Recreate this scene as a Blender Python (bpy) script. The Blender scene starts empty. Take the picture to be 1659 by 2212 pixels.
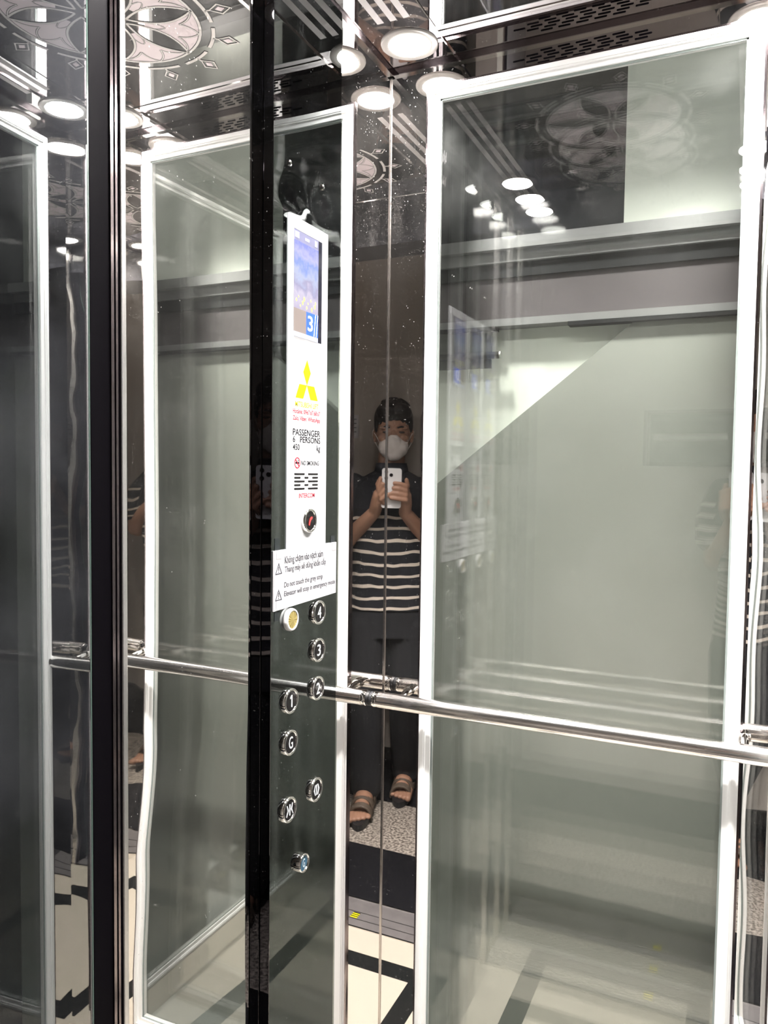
import bpy, bmesh, math, random
from mathutils import Vector, Matrix, noise
random.seed(4)
sc = bpy.context.scene
COL = sc.collection
D2R = math.pi/180

# ------------------------------------------------------------------ camera, world, light levels
EYE = 1.31                      # height of the phone's lens above the lift floor
CAM = (0.5934, -1.2901, EYE)
YAW, PITCH, ROLL, FPX = 24.8404, -2.9375, 0.7375, 1685.1
LAMP_POWER = 340.0               # radiance of the four cabin diffusers
LAMP_WATTS, LAMP_SPREAD = 10.5, 106.0   # beam of each downlight
LANDING_FILL = 12.0
EXPOSURE = 0.10

def cam_axes():
    y, p, r = YAW*D2R, PITCH*D2R, ROLL*D2R
    F = Vector((-math.sin(y)*math.cos(p), math.cos(y)*math.cos(p), math.sin(p)))
    R = Vector((math.cos(y), math.sin(y), 0)); U = R.cross(F)
    return R*math.cos(r)+U*math.sin(r), U*math.cos(r)-R*math.sin(r), F
cd = bpy.data.cameras.new('camera'); cam = bpy.data.objects.new('camera', cd); COL.objects.link(cam)
_R, _U, _F = cam_axes()
M = Matrix.Identity(4)
for i in range(3):
    M[i][0], M[i][1], M[i][2], M[i][3] = _R[i], _U[i], -_F[i], CAM[i]
cam.matrix_world = M
cd.sensor_fit = 'VERTICAL'; cd.sensor_height = 36.0; cd.lens = FPX*36.0/2212.0
cd.clip_start = 0.004; cd.clip_end = 60
sc.camera = cam
w = bpy.data.worlds.new('world'); sc.world = w; w.use_nodes = True
w.node_tree.nodes['Background'].inputs[0].default_value = (0.90, 0.92, 0.88, 1)
w.node_tree.nodes['Background'].inputs[1].default_value = 1.2
sc.view_settings.view_transform = 'Standard'; sc.view_settings.look = 'None'
sc.view_settings.exposure = EXPOSURE; sc.view_settings.gamma = 1
sc.view_settings.use_curve_mapping = False
cy = sc.cycles
cy.max_bounces = 10; cy.glossy_bounces = 8; cy.diffuse_bounces = 3; cy.transmission_bounces = 8
cy.transparent_max_bounces = 18; cy.use_adaptive_sampling = True; cy.adaptive_threshold = 0.1; cy.adaptive_min_samples = 20; cy.caustics_reflective = True; cy.caustics_refractive = False
cy.sample_clamp_indirect = 12.0; cy.blur_glossy = 0.3

# ------------------------------------------------------------------ materials
def newmat(name):
    m = bpy.data.materials.new(name); m.use_nodes = True
    return m, m.node_tree.nodes, m.node_tree.links, m.node_tree.nodes['Principled BSDF']
def plain(name, col, rough=0.5, metal=0.0, var=0.06, scale=30, coat=0.0, spec=0.5):
    """paint, plastic, cloth: one colour with a faint procedural mottling"""
    m, n, l, b = newmat(name)
    tc = n.new('ShaderNodeTexCoord'); no = n.new('ShaderNodeTexNoise'); no.inputs['Scale'].default_value = scale
    no.inputs['Detail'].default_value = 3
    l.new(tc.outputs['Object'], no.inputs['Vector'])
    mr = n.new('ShaderNodeMapRange'); mr.inputs['To Min'].default_value = 1-var; mr.inputs['To Max'].default_value = 1+var
    l.new(no.outputs['Fac'], mr.inputs['Value'])
    mx = n.new('ShaderNodeVectorMath'); mx.operation = 'SCALE'; mx.inputs[0].default_value = col[:3]
    l.new(mr.outputs[0], mx.inputs['Scale']); l.new(mx.outputs[0], b.inputs['Base Color'])
    b.inputs['Roughness'].default_value = rough; b.inputs['Metallic'].default_value = metal
    b.inputs['Coat Weight'].default_value = coat; b.inputs['Specular IOR Level'].default_value = spec
    return m
def emit(name, col, strength):
    m, n, l, b = newmat(name)
    b.inputs['Base Color'].default_value = (*col, 1); b.inputs['Emission Color'].default_value = (*col, 1)
    b.inputs['Emission Strength'].default_value = strength
    return m
def mirror(name, tint, rough=0.012, dust=0.03, wave=0.0, wscale=4.0, dustcol=(0.7, 0.68, 0.66), spots=0.35):
    """polished sheet steel with wiped dust and tiny specks"""
    m, n, l, b = newmat(name)
    out = n['Material Output']
    b.inputs['Base Color'].default_value = (*tint, 1); b.inputs['Metallic'].default_value = 1
    b.inputs['Roughness'].default_value = rough
    tc = n.new('ShaderNodeTexCoord')
    no = n.new('ShaderNodeTexNoise'); no.inputs['Scale'].default_value = 5; no.inputs['Detail'].default_value = 6
    l.new(tc.outputs['Object'], no.inputs['Vector'])
    r1 = n.new('ShaderNodeMapRange'); r1.inputs['From Min'].default_value = 0.42; r1.inputs['From Max'].default_value = 0.72
    r1.inputs['To Max'].default_value = dust*2
    r1.inputs['To Min'].default_value = dust*0.3
    l.new(no.outputs['Fac'], r1.inputs['Value'])
    vo = n.new('ShaderNodeTexVoronoi'); vo.inputs['Scale'].default_value = 150
    l.new(tc.outputs['Object'], vo.inputs['Vector'])
    r2 = n.new('ShaderNodeMapRange'); r2.inputs['From Min'].default_value = 0.13; r2.inputs['From Max'].default_value = 0.07
    r2.inputs['To Max'].default_value = spots
    l.new(vo.outputs['Distance'], r2.inputs['Value'])
    n2 = n.new('ShaderNodeTexNoise'); n2.inputs['Scale'].default_value = 38
    l.new(tc.outputs['Object'], n2.inputs['Vector'])
    r3 = n.new('ShaderNodeMapRange'); r3.inputs['From Min'].default_value = 0.47; r3.inputs['From Max'].default_value = 0.66
    l.new(n2.outputs['Fac'], r3.inputs['Value'])
    mu = n.new('ShaderNodeMath'); mu.operation = 'MULTIPLY'; l.new(r2.outputs[0], mu.inputs[0]); l.new(r3.outputs[0], mu.inputs[1])
    ad = n.new('ShaderNodeMath'); ad.operation = 'ADD'; ad.use_clamp = True
    l.new(r1.outputs[0], ad.inputs[0]); l.new(mu.outputs[0], ad.inputs[1])
    df = n.new('ShaderNodeBsdfDiffuse'); df.inputs['Color'].default_value = (*dustcol, 1)
    mx = n.new('ShaderNodeMixShader'); l.new(ad.outputs[0], mx.inputs[0]); l.new(b.outputs[0], mx.inputs[1]); l.new(df.outputs[0], mx.inputs[2])
    l.new(mx.outputs[0], out.inputs['Surface'])
    if wave:
        nw = n.new('ShaderNodeTexNoise'); nw.inputs['Scale'].default_value = wscale; nw.inputs['Detail'].default_value = 1
        l.new(tc.outputs['Object'], nw.inputs['Vector'])
        bp = n.new('ShaderNodeBump'); bp.inputs['Strength'].default_value = 1; bp.inputs['Distance'].default_value = wave
        l.new(nw.outputs['Fac'], bp.inputs['Height']); l.new(bp.outputs[0], b.inputs['Normal'])
    return m
def pane_mat(name, tint, f0=0.055, haze=0.0035):
    """clear float glass: Schlick reflection over a tinted clear body, with a trace of wiped dirt"""
    m, n, l, b = newmat(name); n.remove(b)
    out = n['Material Output']
    ge = n.new('ShaderNodeNewGeometry')
    dt = n.new('ShaderNodeVectorMath'); dt.operation = 'DOT_PRODUCT'
    l.new(ge.outputs['Incoming'], dt.inputs[0]); l.new(ge.outputs['Normal'], dt.inputs[1])
    ab = n.new('ShaderNodeMath'); ab.operation = 'ABSOLUTE'; l.new(dt.outputs['Value'], ab.inputs[0])
    su = n.new('ShaderNodeMath'); su.operation = 'SUBTRACT'; su.inputs[0].default_value = 1; l.new(ab.outputs[0], su.inputs[1])
    pw = n.new('ShaderNodeMath'); pw.operation = 'POWER'; pw.inputs[1].default_value = 5; l.new(su.outputs[0], pw.inputs[0])
    fr = n.new('ShaderNodeMapRange'); fr.inputs['To Min'].default_value = f0; fr.inputs['To Max'].default_value = 1
    l.new(pw.outputs[0], fr.inputs['Value'])
    tr = n.new('ShaderNodeBsdfTransparent'); tr.inputs[0].default_value = (*tint, 1)
    gl = n.new('ShaderNodeBsdfGlossy'); gl.inputs['Roughness'].default_value = 0.0; gl.inputs['Color'].default_value = (1, 1, 1, 1)
    mx = n.new('ShaderNodeMixShader'); l.new(fr.outputs[0], mx.inputs[0]); l.new(tr.outputs[0], mx.inputs[1]); l.new(gl.outputs[0], mx.inputs[2])
    df = n.new('ShaderNodeBsdfDiffuse'); df.inputs[0].default_value = (0.8, 0.82, 0.8, 1)
    tc = n.new('ShaderNodeTexCoord'); no = n.new('ShaderNodeTexNoise'); no.inputs['Scale'].default_value = 6; no.inputs['Detail'].default_value = 7
    l.new(tc.outputs['Object'], no.inputs['Vector'])
    mr = n.new('ShaderNodeMapRange'); mr.inputs['From Min'].default_value = 0.45; mr.inputs['From Max'].default_value = 0.8
    mr.inputs['To Max'].default_value = haze*4; mr.inputs['To Min'].default_value = haze*0.3
    l.new(no.outputs['Fac'], mr.inputs['Value'])
    m2 = n.new('ShaderNodeMixShader'); l.new(mr.outputs[0], m2.inputs[0]); l.new(mx.outputs[0], m2.inputs[1]); l.new(df.outputs[0], m2.inputs[2])
    l.new(m2.outputs[0], out.inputs['Surface'])
    return m
def stone(name, c1, c2, scale, rough=0.15, lo=0.45, hi=0.6, dist=0.0, detail=8):
    m, n, l, b = newmat(name)
    tc = n.new('ShaderNodeTexCoord'); no = n.new('ShaderNodeTexNoise')
    no.inputs['Scale'].default_value = scale; no.inputs['Detail'].default_value = detail; no.inputs['Distortion'].default_value = dist
    l.new(tc.outputs['Object'], no.inputs['Vector'])
    cr = n.new('ShaderNodeValToRGB'); cr.color_ramp.elements[0].position = lo; cr.color_ramp.elements[1].position = hi
    cr.color_ramp.elements[0].color = (*c1, 1); cr.color_ramp.elements[1].color = (*c2, 1)
    l.new(no.outputs['Fac'], cr.inputs[0]); l.new(cr.outputs[0], b.inputs['Base Color'])
    b.inputs['Roughness'].default_value = rough
    return m

STEEL = mirror('polished_steel', (0.80, 0.78, 0.765), dust=0.003)
STEEL_WAVY = mirror('rippled_polished_steel', (0.80, 0.79, 0.775), dust=0.004, wave=0.0006, wscale=9)
CEIL_MIR = mirror('ceiling_mirror', (0.60, 0.565, 0.58), dust=0.003)
BLACK_STEEL = mirror('black_polished_steel', (0.180, 0.192, 0.192), dust=0.003, dustcol=(0.4, 0.42, 0.42), wave=0.0, spots=0.3)
BLACK_GLOSS = plain('black_gloss', (0.004, 0.004, 0.005), 0.06)
BLACK_MATT = plain('black_powder_coat', (0.0025, 0.002, 0.003), 0.5, spec=0.03)
BLACK_EDGE = mirror('black_polished_edge', (0.20, 0.195, 0.205), dust=0.001, spots=0.1)
SIDE_GLASS = mirror('dark_tinted_glass', (0.26, 0.27, 0.27), dust=0.05, dustcol=(0.30, 0.31, 0.35), spots=0.0)
CHROME = plain('chrome', (0.86, 0.84, 0.82), 0.07, 1.0, var=0.02)
CHROME_DARK = plain('dark_chrome', (0.30, 0.26, 0.27), 0.12, 1.0)
WHITE_FRAME = plain('white_frame_paint', (0.82, 0.82, 0.815), 0.28, var=0.02)
PANE = pane_mat('cabin_glass', (0.985, 0.990, 0.984))
SHAFT_GLASS = pane_mat('shaft_glass', (0.985, 0.990, 0.984), haze=0.001)
MARBLE = stone('cream_marble', (0.40, 0.365, 0.31), (0.27, 0.235, 0.20), 3.0, 0.12, 0.58, 0.80, 1.2)
INLAY = stone('black_marble_inlay', (0.012, 0.013, 0.013), (0.05, 0.05, 0.05), 60, 0.1, 0.6, 0.8)
GRANITE_BLACK = stone('black_granite', (0.010, 0.010, 0.012), (0.04, 0.04, 0.042), 120, 0.12, 0.62, 0.75)
GRANITE_GREY = stone('speckled_grey_granite', (0.10, 0.085, 0.075), (0.42, 0.38, 0.335), 110, 0.35, 0.40, 0.60, detail=3)
WALL_BEIGE = plain('warm_grey_wall_paint', (0.46, 0.42, 0.385), 0.8, var=0.05, scale=6)
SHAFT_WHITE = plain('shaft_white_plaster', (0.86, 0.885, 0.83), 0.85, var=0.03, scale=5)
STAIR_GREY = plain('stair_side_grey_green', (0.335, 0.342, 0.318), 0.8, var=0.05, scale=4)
BEAM_GREY = plain('beam_dark_concrete', (0.115, 0.10, 0.108), 0.85, var=0.12, scale=14)
BEAM_LIGHT = plain('beam_flange_grey_paint', (0.25, 0.245, 0.255), 0.6, var=0.06)
DARK = plain('shaft_black_and_shade', (0.015, 0.015, 0.018), 0.9)  # near-black; also stands in for unlit void and shade under the beam flange
PINK = plain('frosted_pink_etching', (0.88, 0.76, 0.81), 0.7, var=0.03)
ETCH = plain('frosted_white_etching', (0.80, 0.76, 0.75), 0.7, var=0.03)
ETCH_DARK = plain('dark_etched_outline', (0.02, 0.018, 0.02), 0.5)
LAMP = emit('downlight_diffuser', (1.0, 0.97, 0.93), LAMP_POWER)
PANEL_WHITE = plain('white_acrylic', (0.58, 0.58, 0.60), 0.25, var=0.02)
PAPER = plain('white_paper', (0.50, 0.49, 0.51), 0.7, var=0.04, scale=60)
INK = plain('grey_ink', (0.06, 0.06, 0.07), 0.8, spec=0.1)
BLACKINK = plain('black_print', (0.004, 0.004, 0.006), 0.8, spec=0.1)
REDINK = plain('red_print', (0.38, 0.012, 0.03), 0.8, spec=0.1)
YELLOW = plain('yellow_print', (0.66, 0.58, 0.004), 0.7, spec=0.1)
GOLD = plain('brushed_gold', (0.62, 0.45, 0.10), 0.22, 1.0, var=0.35, scale=90)
BLUE = plain('blue_button_face', (0.03, 0.10, 0.17), 0.3)
GLOWWHITE = emit('lit_white_symbol', (0.95, 0.95, 0.95), 0.55)
GLOWRED = emit('lit_red_symbol', (0.9, 0.04, 0.04), 0.7)
BTN_BLACK = plain('black_button_face', (0.01, 0.008, 0.009), 0.15)
RUBBER = plain('black_rubber', (0.012, 0.012, 0.014), 0.45)
SILL = plain('worn_sill_metal', (0.26, 0.245, 0.25), 0.4, 0.6, var=0.25, scale=25)
SKIN = plain('skin', (0.33, 0.18, 0.12), 0.5, var=0.05, scale=20)
HAIR = plain('black_hair', (0.010, 0.008, 0.008), 0.55, var=0.3, scale=80)
MASK = plain('white_mask_fabric', (0.72, 0.68, 0.66), 0.85)
TROUSER = plain('black_trouser_cloth', (0.010, 0.011, 0.014), 0.9, var=0.25, scale=20)
SANDAL = plain('brown_sandal_leather', (0.085, 0.062, 0.045), 0.6, var=0.15)
PHONE = plain('white_phone_case', (0.78, 0.78, 0.80), 0.2)

# ------------------------------------------------------------------ mesh helpers
def link(name, bm, mats, parent=None, smooth=False, kind=None):
    me = bpy.data.meshes.new(name); bm.normal_update(); bm.to_mesh(me); bm.free()
    for m in (mats if isinstance(mats, (list, tuple)) else [mats]): me.materials.append(m)
    if smooth: me.polygons.foreach_set('use_smooth', [True]*len(me.polygons))
    o = bpy.data.objects.new(name, me); COL.objects.link(o)
    if parent is not None:
        o.parent = parent
        o.matrix_parent_inverse = Matrix.Translation(-parent.location)
    if kind: o['kind'] = kind
    return o
def struct(name, bm, mats, parent=None, smooth=False):
    return link(name, bm, mats, parent, smooth, 'structure' if parent is None else None)
def empty(name, loc, label, cat, group=None):
    o = bpy.data.objects.new(name, None); COL.objects.link(o); o.location = loc; o.empty_display_size = 0.05
    o['label'] = label; o['category'] = cat
    if group: o['group'] = group
    return o
def tag(o, label, cat, group=None):
    o['label'] = label; o['category'] = cat
    if group: o['group'] = group
    return o
def box(bm, x0, x1, y0, y1, z0, z1, mi=0, bev=0.0):
    """z values count from the lens height, like every measured height below"""
    x0, x1 = sorted((x0, x1)); y0, y1 = sorted((y0, y1)); z0, z1 = sorted((z0, z1))
    r = bmesh.ops.create_cube(bm, size=1)
    for v in r['verts']:
        v.co = Vector(((x0+x1)/2+v.co.x*(x1-x0), (y0+y1)/2+v.co.y*(y1-y0), EYE+(z0+z1)/2+v.co.z*(z1-z0)))
    fs = {f for v in r['verts'] for f in v.link_faces}
    for f in fs: f.material_index = mi
    if bev:
        es = list({e for f in fs for e in f.edges})
        bmesh.ops.bevel(bm, geom=es, offset=bev, segments=2, affect='EDGES', profile=0.6)
def B(*boxes, bev=0.0):
    bm = bmesh.new()
    for b in boxes: box(bm, *b[:6], mi=(b[6] if len(b) > 6 else 0), bev=bev)
    return bm
def prism(bm, pts, fn, d0, d1, mi=0):
    """extrude a 2D outline; fn(a, b, d) gives the point"""
    lo = [bm.verts.new(fn(a, b, d0)) for a, b in pts]; hi = [bm.verts.new(fn(a, b, d1)) for a, b in pts]
    fs = [bm.faces.new(lo), bm.faces.new(list(reversed(hi)))]
    for i in range(len(pts)):
        j = (i+1) % len(pts); fs.append(bm.faces.new((lo[i], hi[i], hi[j], lo[j])))
    for f in fs: f.material_index = mi
    return fs
def tube(bm, pts, rad, seg=24, caps=True, mi=0):
    pts = [Vector(p) for p in pts]; rs = rad if isinstance(rad, (list, tuple)) else [rad]*len(pts)
    rings = []; n0 = None
    for i, p in enumerate(pts):
        t = (pts[min(i+1, len(pts)-1)]-pts[max(i-1, 0)]).normalized()
        if n0 is None: n0 = t.orthogonal().normalized()
        n0 = (n0-t*n0.dot(t)).normalized(); bt = t.cross(n0)
        rings.append([bm.verts.new(p+(n0*math.cos(2*math.pi*k/seg)+bt*math.sin(2*math.pi*k/seg))*rs[i]) for k in range(seg)])
    for a, b in zip(rings, rings[1:]):
        for k in range(seg):
            f = bm.faces.new((a[k], a[(k+1) % seg], b[(k+1) % seg], b[k])); f.material_index = mi
    if caps:
        bm.faces.new(list(reversed(rings[0]))).material_index = mi; bm.faces.new(rings[-1]).material_index = mi
def lathe(bm, prof, fn, seg=48, mi=0):
    """prof: (radius, height) pairs; fn(r*cos, r*sin, h) -> point"""
    rings = []
    for r, h in prof:
        if r < 1e-6: rings.append([bm.verts.new(fn(0, 0, h))])
        else: rings.append([bm.verts.new(fn(r*math.cos(2*math.pi*k/seg), r*math.sin(2*math.pi*k/seg), h)) for k in range(seg)])
    for a, b in zip(rings, rings[1:]):
        for k in range(seg):
            j = (k+1) % seg
            q = [a[k % len(a)], a[j % len(a)], b[j % len(b)], b[k % len(b)]]
            q = [v for i, v in enumerate(q) if v not in q[:i]]
            if len(q) > 2: bm.faces.new(q).material_index = mi
def smooth_by_angle(o, deg=35):
    me = o.data; me.polygons.foreach_set('use_smooth', [True]*len(me.polygons))
    bm = bmesh.new(); bm.from_mesh(me)
    for e in bm.edges:
        if len(e.link_faces) == 2 and e.calc_face_angle(0) > deg*D2R: e.smooth = False
    bm.to_mesh(me); bm.free()

# ------------------------------------------------------------------ dimensions taken from the photograph
W = 0.657                        # cabin width and depth
DEP = 0.660
H = 0.705                        # ceiling above lens height
FL = -EYE                        # floor
XLO, XLI, XRI, XRO = 0.073, 0.0945, 0.5785, 0.598     # rear window frame
ZFO, ZFI = 0.664, 0.640
ZBO, ZBI = -1.231, -1.210

# ------------------------------------------------------------------ the cabin shell
# rear wall (the one with the large pane): a polished sheet with an opening
bm = B((-0.004, XLO, 0, 0.012, FL, H), (XRO, XRO+0.006, 0, 0.012, FL, H), (XRO+0.006, W+0.004, 0.006, 0.012, FL, H), (XLO, XRO, 0, 0.012, ZFO, H), (XLO, XRO, 0, 0.012, FL, ZBO))
wall_back = struct('wall_back', bm, STEEL)
# the narrow sheet right of the window is bent out of true
bm = bmesh.new(); g_ = []
for i in range(121):
    z = FL+(H-FL)*i/120; row = []
    for j in range(13):
        t_ = j/12; x = XRO+0.006+(W-XRO-0.006)*t_
        row.append(bm.verts.new((x, 0.0001+(0.036+0.004*math.sin(z*9)+0.003*math.sin(z*23+1))*(x-XRO-0.006), EYE+z)))
    g_.append(row)
for i in range(120):
    for j in range(12): bm.faces.new((g_[i][j], g_[i][j+1], g_[i+1][j+1], g_[i+1][j])).smooth = True
struct('bent_sheet', bm, STEEL, wall_back, smooth=True)
# ventilation slots cut above the window
bm = bmesh.new()
rows = [(0.266, 0.402), (0.243, 0.440), (0.2205, 0.458), (0.243, 0.440), (0.262, 0.402)]
for k, (a, b) in enumerate(rows):
    z = 0.6895-k*0.0048; x = a
    while x+0.018 < b+0.004:
        pts = []
        for q in range(12):
            an = 2*math.pi*q/12; cx_ = x+0.0015 if math.cos(an) < 0 else x+0.0185
            pts.append((cx_+0.0014*math.cos(an), z+0.0014*math.sin(an)))
        prism(bm, pts, lambda p, q, d: Vector((p, d, EYE+q)), -0.0005, 0.001)
        x += 0.0285
struct('vent_slots', bm, BLACK_MATT, wall_back)
def window_frame(name, pos, a0, a1, axis, sign, n):
    """white stepped frame round an opening; the frame lies on plane y=pos (axis 'y') or x=pos; sign points into the cabin"""
    t = 0.0215
    def bx(bm, u0, u1, d0, d1, z0, z1, mi=0):
        if axis == 'y': box(bm, u0, u1, pos+sign*d0, pos+sign*d1, z0, z1, mi)
        else: box(bm, pos+sign*d0, pos+sign*d1, u0, u1, z0, z1, mi)
    bm = bmesh.new()
    a0, a1 = sorted((a0, a1))
    def ringf(o, i, d0, d1, mi=0):
        bx(bm, a0+o, a0+i, d0, d1, ZBO+o, ZFO-o, mi); bx(bm, a1-i, a1-o, d0, d1, ZBO+o, ZFO-o, mi)
        bx(bm, a0+i, a1-i, d0, d1, ZFO-i, ZFO-o, mi); bx(bm, a0+i, a1-i, d0, d1, ZBO+o, ZBO+i, mi)
    ringf(0.0, t, -0.012, 0.005); ringf(0.0035, 0.013, 0.005, 0.0085); ringf(0.006, 0.0105, 0.0085, 0.010)
    ringf(-0.0035, 0.0, -0.002, 0.0045, 1)
    f = struct(name, bm, [WHITE_FRAME, CHROME_DARK])
    bm = bmesh.new(); bx(bm, a0+0.010, a1-0.010, -0.006, -0.0005, ZBO+0.012, ZFO-0.012)
    struct('window_pane', bm, PANE, f)
    bm = bmesh.new()
    i = t
    bx(bm, a0+i, a0+i+0.003, -0.0005, 0.0015, ZBO+i, ZFO-i); bx(bm, a1-i-0.003, a1-i, -0.0005, 0.0015, ZBO+i, ZFO-i)
    bx(bm, a0+i, a1-i, -0.0005, 0.0015, ZFO-i-0.003, ZFO-i); bx(bm, a0+i, a1-i, -0.0005, 0.0015, ZBO+i, ZBO+i+0.003)
    struct('glazing_seal', bm, plain('grey_green_seal', (0.22, 0.25, 0.24), 0.4), f)
    return f
window_frame('window_1', 0.0, XLO, XRO, 'y', -1, 1)

# right-hand wall, opposite the control panel, with the same kind of window
YA, YB = -0.055, -0.605
bm = B((W, W+0.012, 0.004, YA, FL, H), (W, W+0.012, YB, -DEP, FL, H), (W, W+0.012, YA, YB, ZFO, H), (W, W+0.012, YA, YB, FL, ZBO))
struct('wall_right', bm, STEEL_WAVY)
window_frame('window_2', W, YA, YB, 'x', -1, 2)

# left-hand wall: a flat sheet beside the corner, then the control panel, then a rippled sheet
CY0, CY1 = -0.2215, -0.4050      # control panel edges
bm = B((-0.012, 0.0, 0.0, CY1, FL, H))
struct('wall_left', bm, STEEL)
# measured sideways swing of the reflected frame -> tilt of the sheet at each height
obs = [(320, 322), (500, 318), (740, 327), (900, 332), (1110, 335), (1200, 334), (1340, 330), (1472, 311), (1600, 304),
       (1700, 304), (1800, 314), (1900, 318), (2000, 322), (2200, 322)]
ideal = []
Cv = Vector((CAM[0], CAM[1], 0))
for yy, xx in obs:
    z = (1040-yy)/1685.0*1.66
    v = Vector((-0.5855, 0, z))-Cv
    ideal.append((z, (xx-(829.5+FPX*v.dot(_R)/v.dot(_F)))/FPX*0.9))
ideal.sort()
def tilt(z):
    if z <= ideal[0][0]: return ideal[0][1]
    for (za, ta), (zb, tb) in zip(ideal, ideal[1:]):
        if z <= zb:
            s = (z-za)/(zb-za); s = s*s*(3-2*s); return ta+(tb-ta)*s
    return ideal[-1][1]
Y0, Y1 = -0.4290, -0.660
bm = bmesh.new(); NY, NZ = 16, 160; grid = []
for i in range(NZ+1):
    z = FL+(H-FL)*i/NZ; row = []
    for j in range(NY+1):
        y = Y0+(Y1-Y0)*j/NY
        row.append(bm.verts.new((-0.0022+tilt(z)*(y-(Y0+Y1)/2), y, EYE+z)))
    grid.append(row)
for i in range(NZ):
    for j in range(NY):
        bm.faces.new((grid[i][j], grid[i+1][j], grid[i+1][j+1], grid[i][j+1]))
for f in bm.faces: f.smooth = True
ex = [f for f in bm.faces]
bk = [[bm.verts.new((-0.012, v.co.y, v.co.z)) for v in (grid[0][0], grid[0][-1], grid[-1][0], grid[-1][-1])]]
bm.faces.new((bk[0][0], bk[0][1], bk[0][3], bk[0][2]))
struct('wall_left.001', bm, mirror('rippled_left_sheet', (0.83, 0.82, 0.80), dust=0.010, spots=0.3), smooth=True)
# black cover strip between sheet and control panel
struct('trim_1', B((-0.012, 0.0012, CY1, -0.4305, FL, H-0.012)), BLACK_EDGE)
# end of the wall at the doorway: flush black return with dark and bright ribs
bm = B((-0.030, 0.0006, -0.6795, -0.7060, FL, H+0.05, 0), (-0.030, 0.0022, -0.6755, -0.6795, FL, H+0.05, 1), (-0.030, 0.0006, -0.6730, -0.6755, FL, H+0.05, 0),
       (-0.030, 0.0022, -0.6700, -0.6730, FL, H+0.05, 1), (-0.030, 0.0006, -0.6660, -0.6700, FL, H+0.05, 0))
struct('trim_2', bm, [BLACK_MATT, CHROME_DARK])
struct('trim_3', B((-0.020, 0.0034, -0.6590, -0.6665, FL, H+0.05), bev=0.0012), plain('brushed_chrome', (0.86, 0.84, 0.83), 0.22, 1.0, var=0.02))
# dark tinted glass leaf beside the doorway, standing slightly open
TH = 2.65*D2R
def leaf(bm, s0, s1, d0, d1, z0, z1, mx=1):
    r = [bm.verts.new((0, 0, 0)) for _ in range(8)]
    dirv = Vector((math.sin(TH), -math.cos(TH))); nv = Vector((math.cos(TH), math.sin(TH)))
    k = 0
    for z in (z0, z1):
        for s, d in ((s0, d0), (s1, d0), (s1, d1), (s0, d1)):
            p = Vector((0.0, -0.7060))+dirv*s+nv*d
            r[k].co = (p.x if mx > 0 else W-p.x, p.y, EYE+z); k += 1
    for q in ((3, 2, 1, 0), (4, 5, 6, 7), (0, 1, 5, 4), (1, 2, 6, 5), (2, 3, 7, 6), (3, 0, 4, 7)): bm.faces.new([r[i] for i in q])
    bmesh.ops.recalc_face_normals(bm, faces=bm.faces[:])
bm = bmesh.new(); leaf(bm, 0.0005, 0.155, -0.008, 0.0, FL+0.002, H+0.1); gl = struct('door_2', bm, SIDE_GLASS)
bm = bmesh.new(); leaf(bm, 0.0005, 0.0025, 0.0, 0.0003, FL+0.002, H+0.1); struct('glass_edge', bm, plain('green_glass_edge', (0.05, 0.075, 0.065), 0.15), gl)
struct('trim_4', B((W, W+0.030, -0.660, -0.706, FL, H+0.05)), BLACK_GLOSS)
bm = bmesh.new(); leaf(bm, 0.0005, 0.155, -0.008, 0.0, FL+0.002, H+0.1, -1); struct('door_3', bm, SIDE_GLASS)
# corner joint between the two sheets
bm = bmesh.new(); r = 0.0028
pts = [(0, 0), (r, 0), (r*0.45, -r*0.2), (r*0.2, -r*0.45), (0, -r)]
prism(bm, pts, lambda a, b, d: Vector((a, b, d)), 0, EYE+H)
struct('trim_5', bm, plain('corner_joint_metal', (0.55, 0.50, 0.47), 0.2, 1.0))

# floor of the cabin: cream marble with a black inlaid border
i0, i1 = 0.100, 0.152
m0 = 'x'
bm = bmesh.new()
xs = [-0.012, i0, i1, W-i1, W-i0, W+0.012]; ys = [0.012, -i0, -i1, -(DEP-i1)+0.005, -(DEP-i0)+0.0, -DEP]
for a in range(5):
    for b in range(5):
        ring_ = (a in (1, 3) and 1 <= b <= 3) or (b in (1, 3) and 1 <= a <= 3)
        box(bm, xs[a], xs[a+1], ys[b], ys[b+1], FL-0.02, FL, 1 if ring_ else 0)
struct('floor', bm, [MARBLE, INLAY])

# ceiling: bordering mirror strips and a centre mirror a touch lower
CX0, CX1, CYa, CYb = 0.124, 0.533, -0.094, -0.566
bm = B((-0.012, W+0.012, 0.012, -DEP-0.01, H, H+0.012))
ceil = struct('ceiling', bm, CEIL_MIR)
struct('centre_mirror', B((CX0, CX1, CYa, CYb, H-0.0015, H+0.001)), CEIL_MIR, ceil)
bm = B((CX0-0.001, CX0+0.0008, 0, -DEP, H-0.0028, H), (CX1-0.0008, CX1+0.001, 0, -DEP, H-0.0028, H),
       (CX0, CX1, CYa-0.0008, CYa+0.0008, H-0.0028, H), (CX0, CX1, CYb-0.0008, CYb+0.0008, H-0.0028, H))
struct('chrome_joint', bm, CHROME, ceil)
bm = B((0.0, W, 0, -0.0035, H-0.0065, H), (0, 0.0045, 0, -DEP, H-0.0065, H), (W-0.0045, W, 0, -DEP, H-0.0065, H))
struct('dark_cornice', bm, CHROME_DARK, ceil)
bm = B((0.0, W, 0, -0.0058, H-0.0080, H-0.00650), (0, 0.0058, 0, -DEP, H-0.0080, H-0.0065), (W-0.0058, W, 0, -DEP, H-0.0080, H-0.0065))
struct('cornice_edge', bm, CHROME, ceil)
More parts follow.
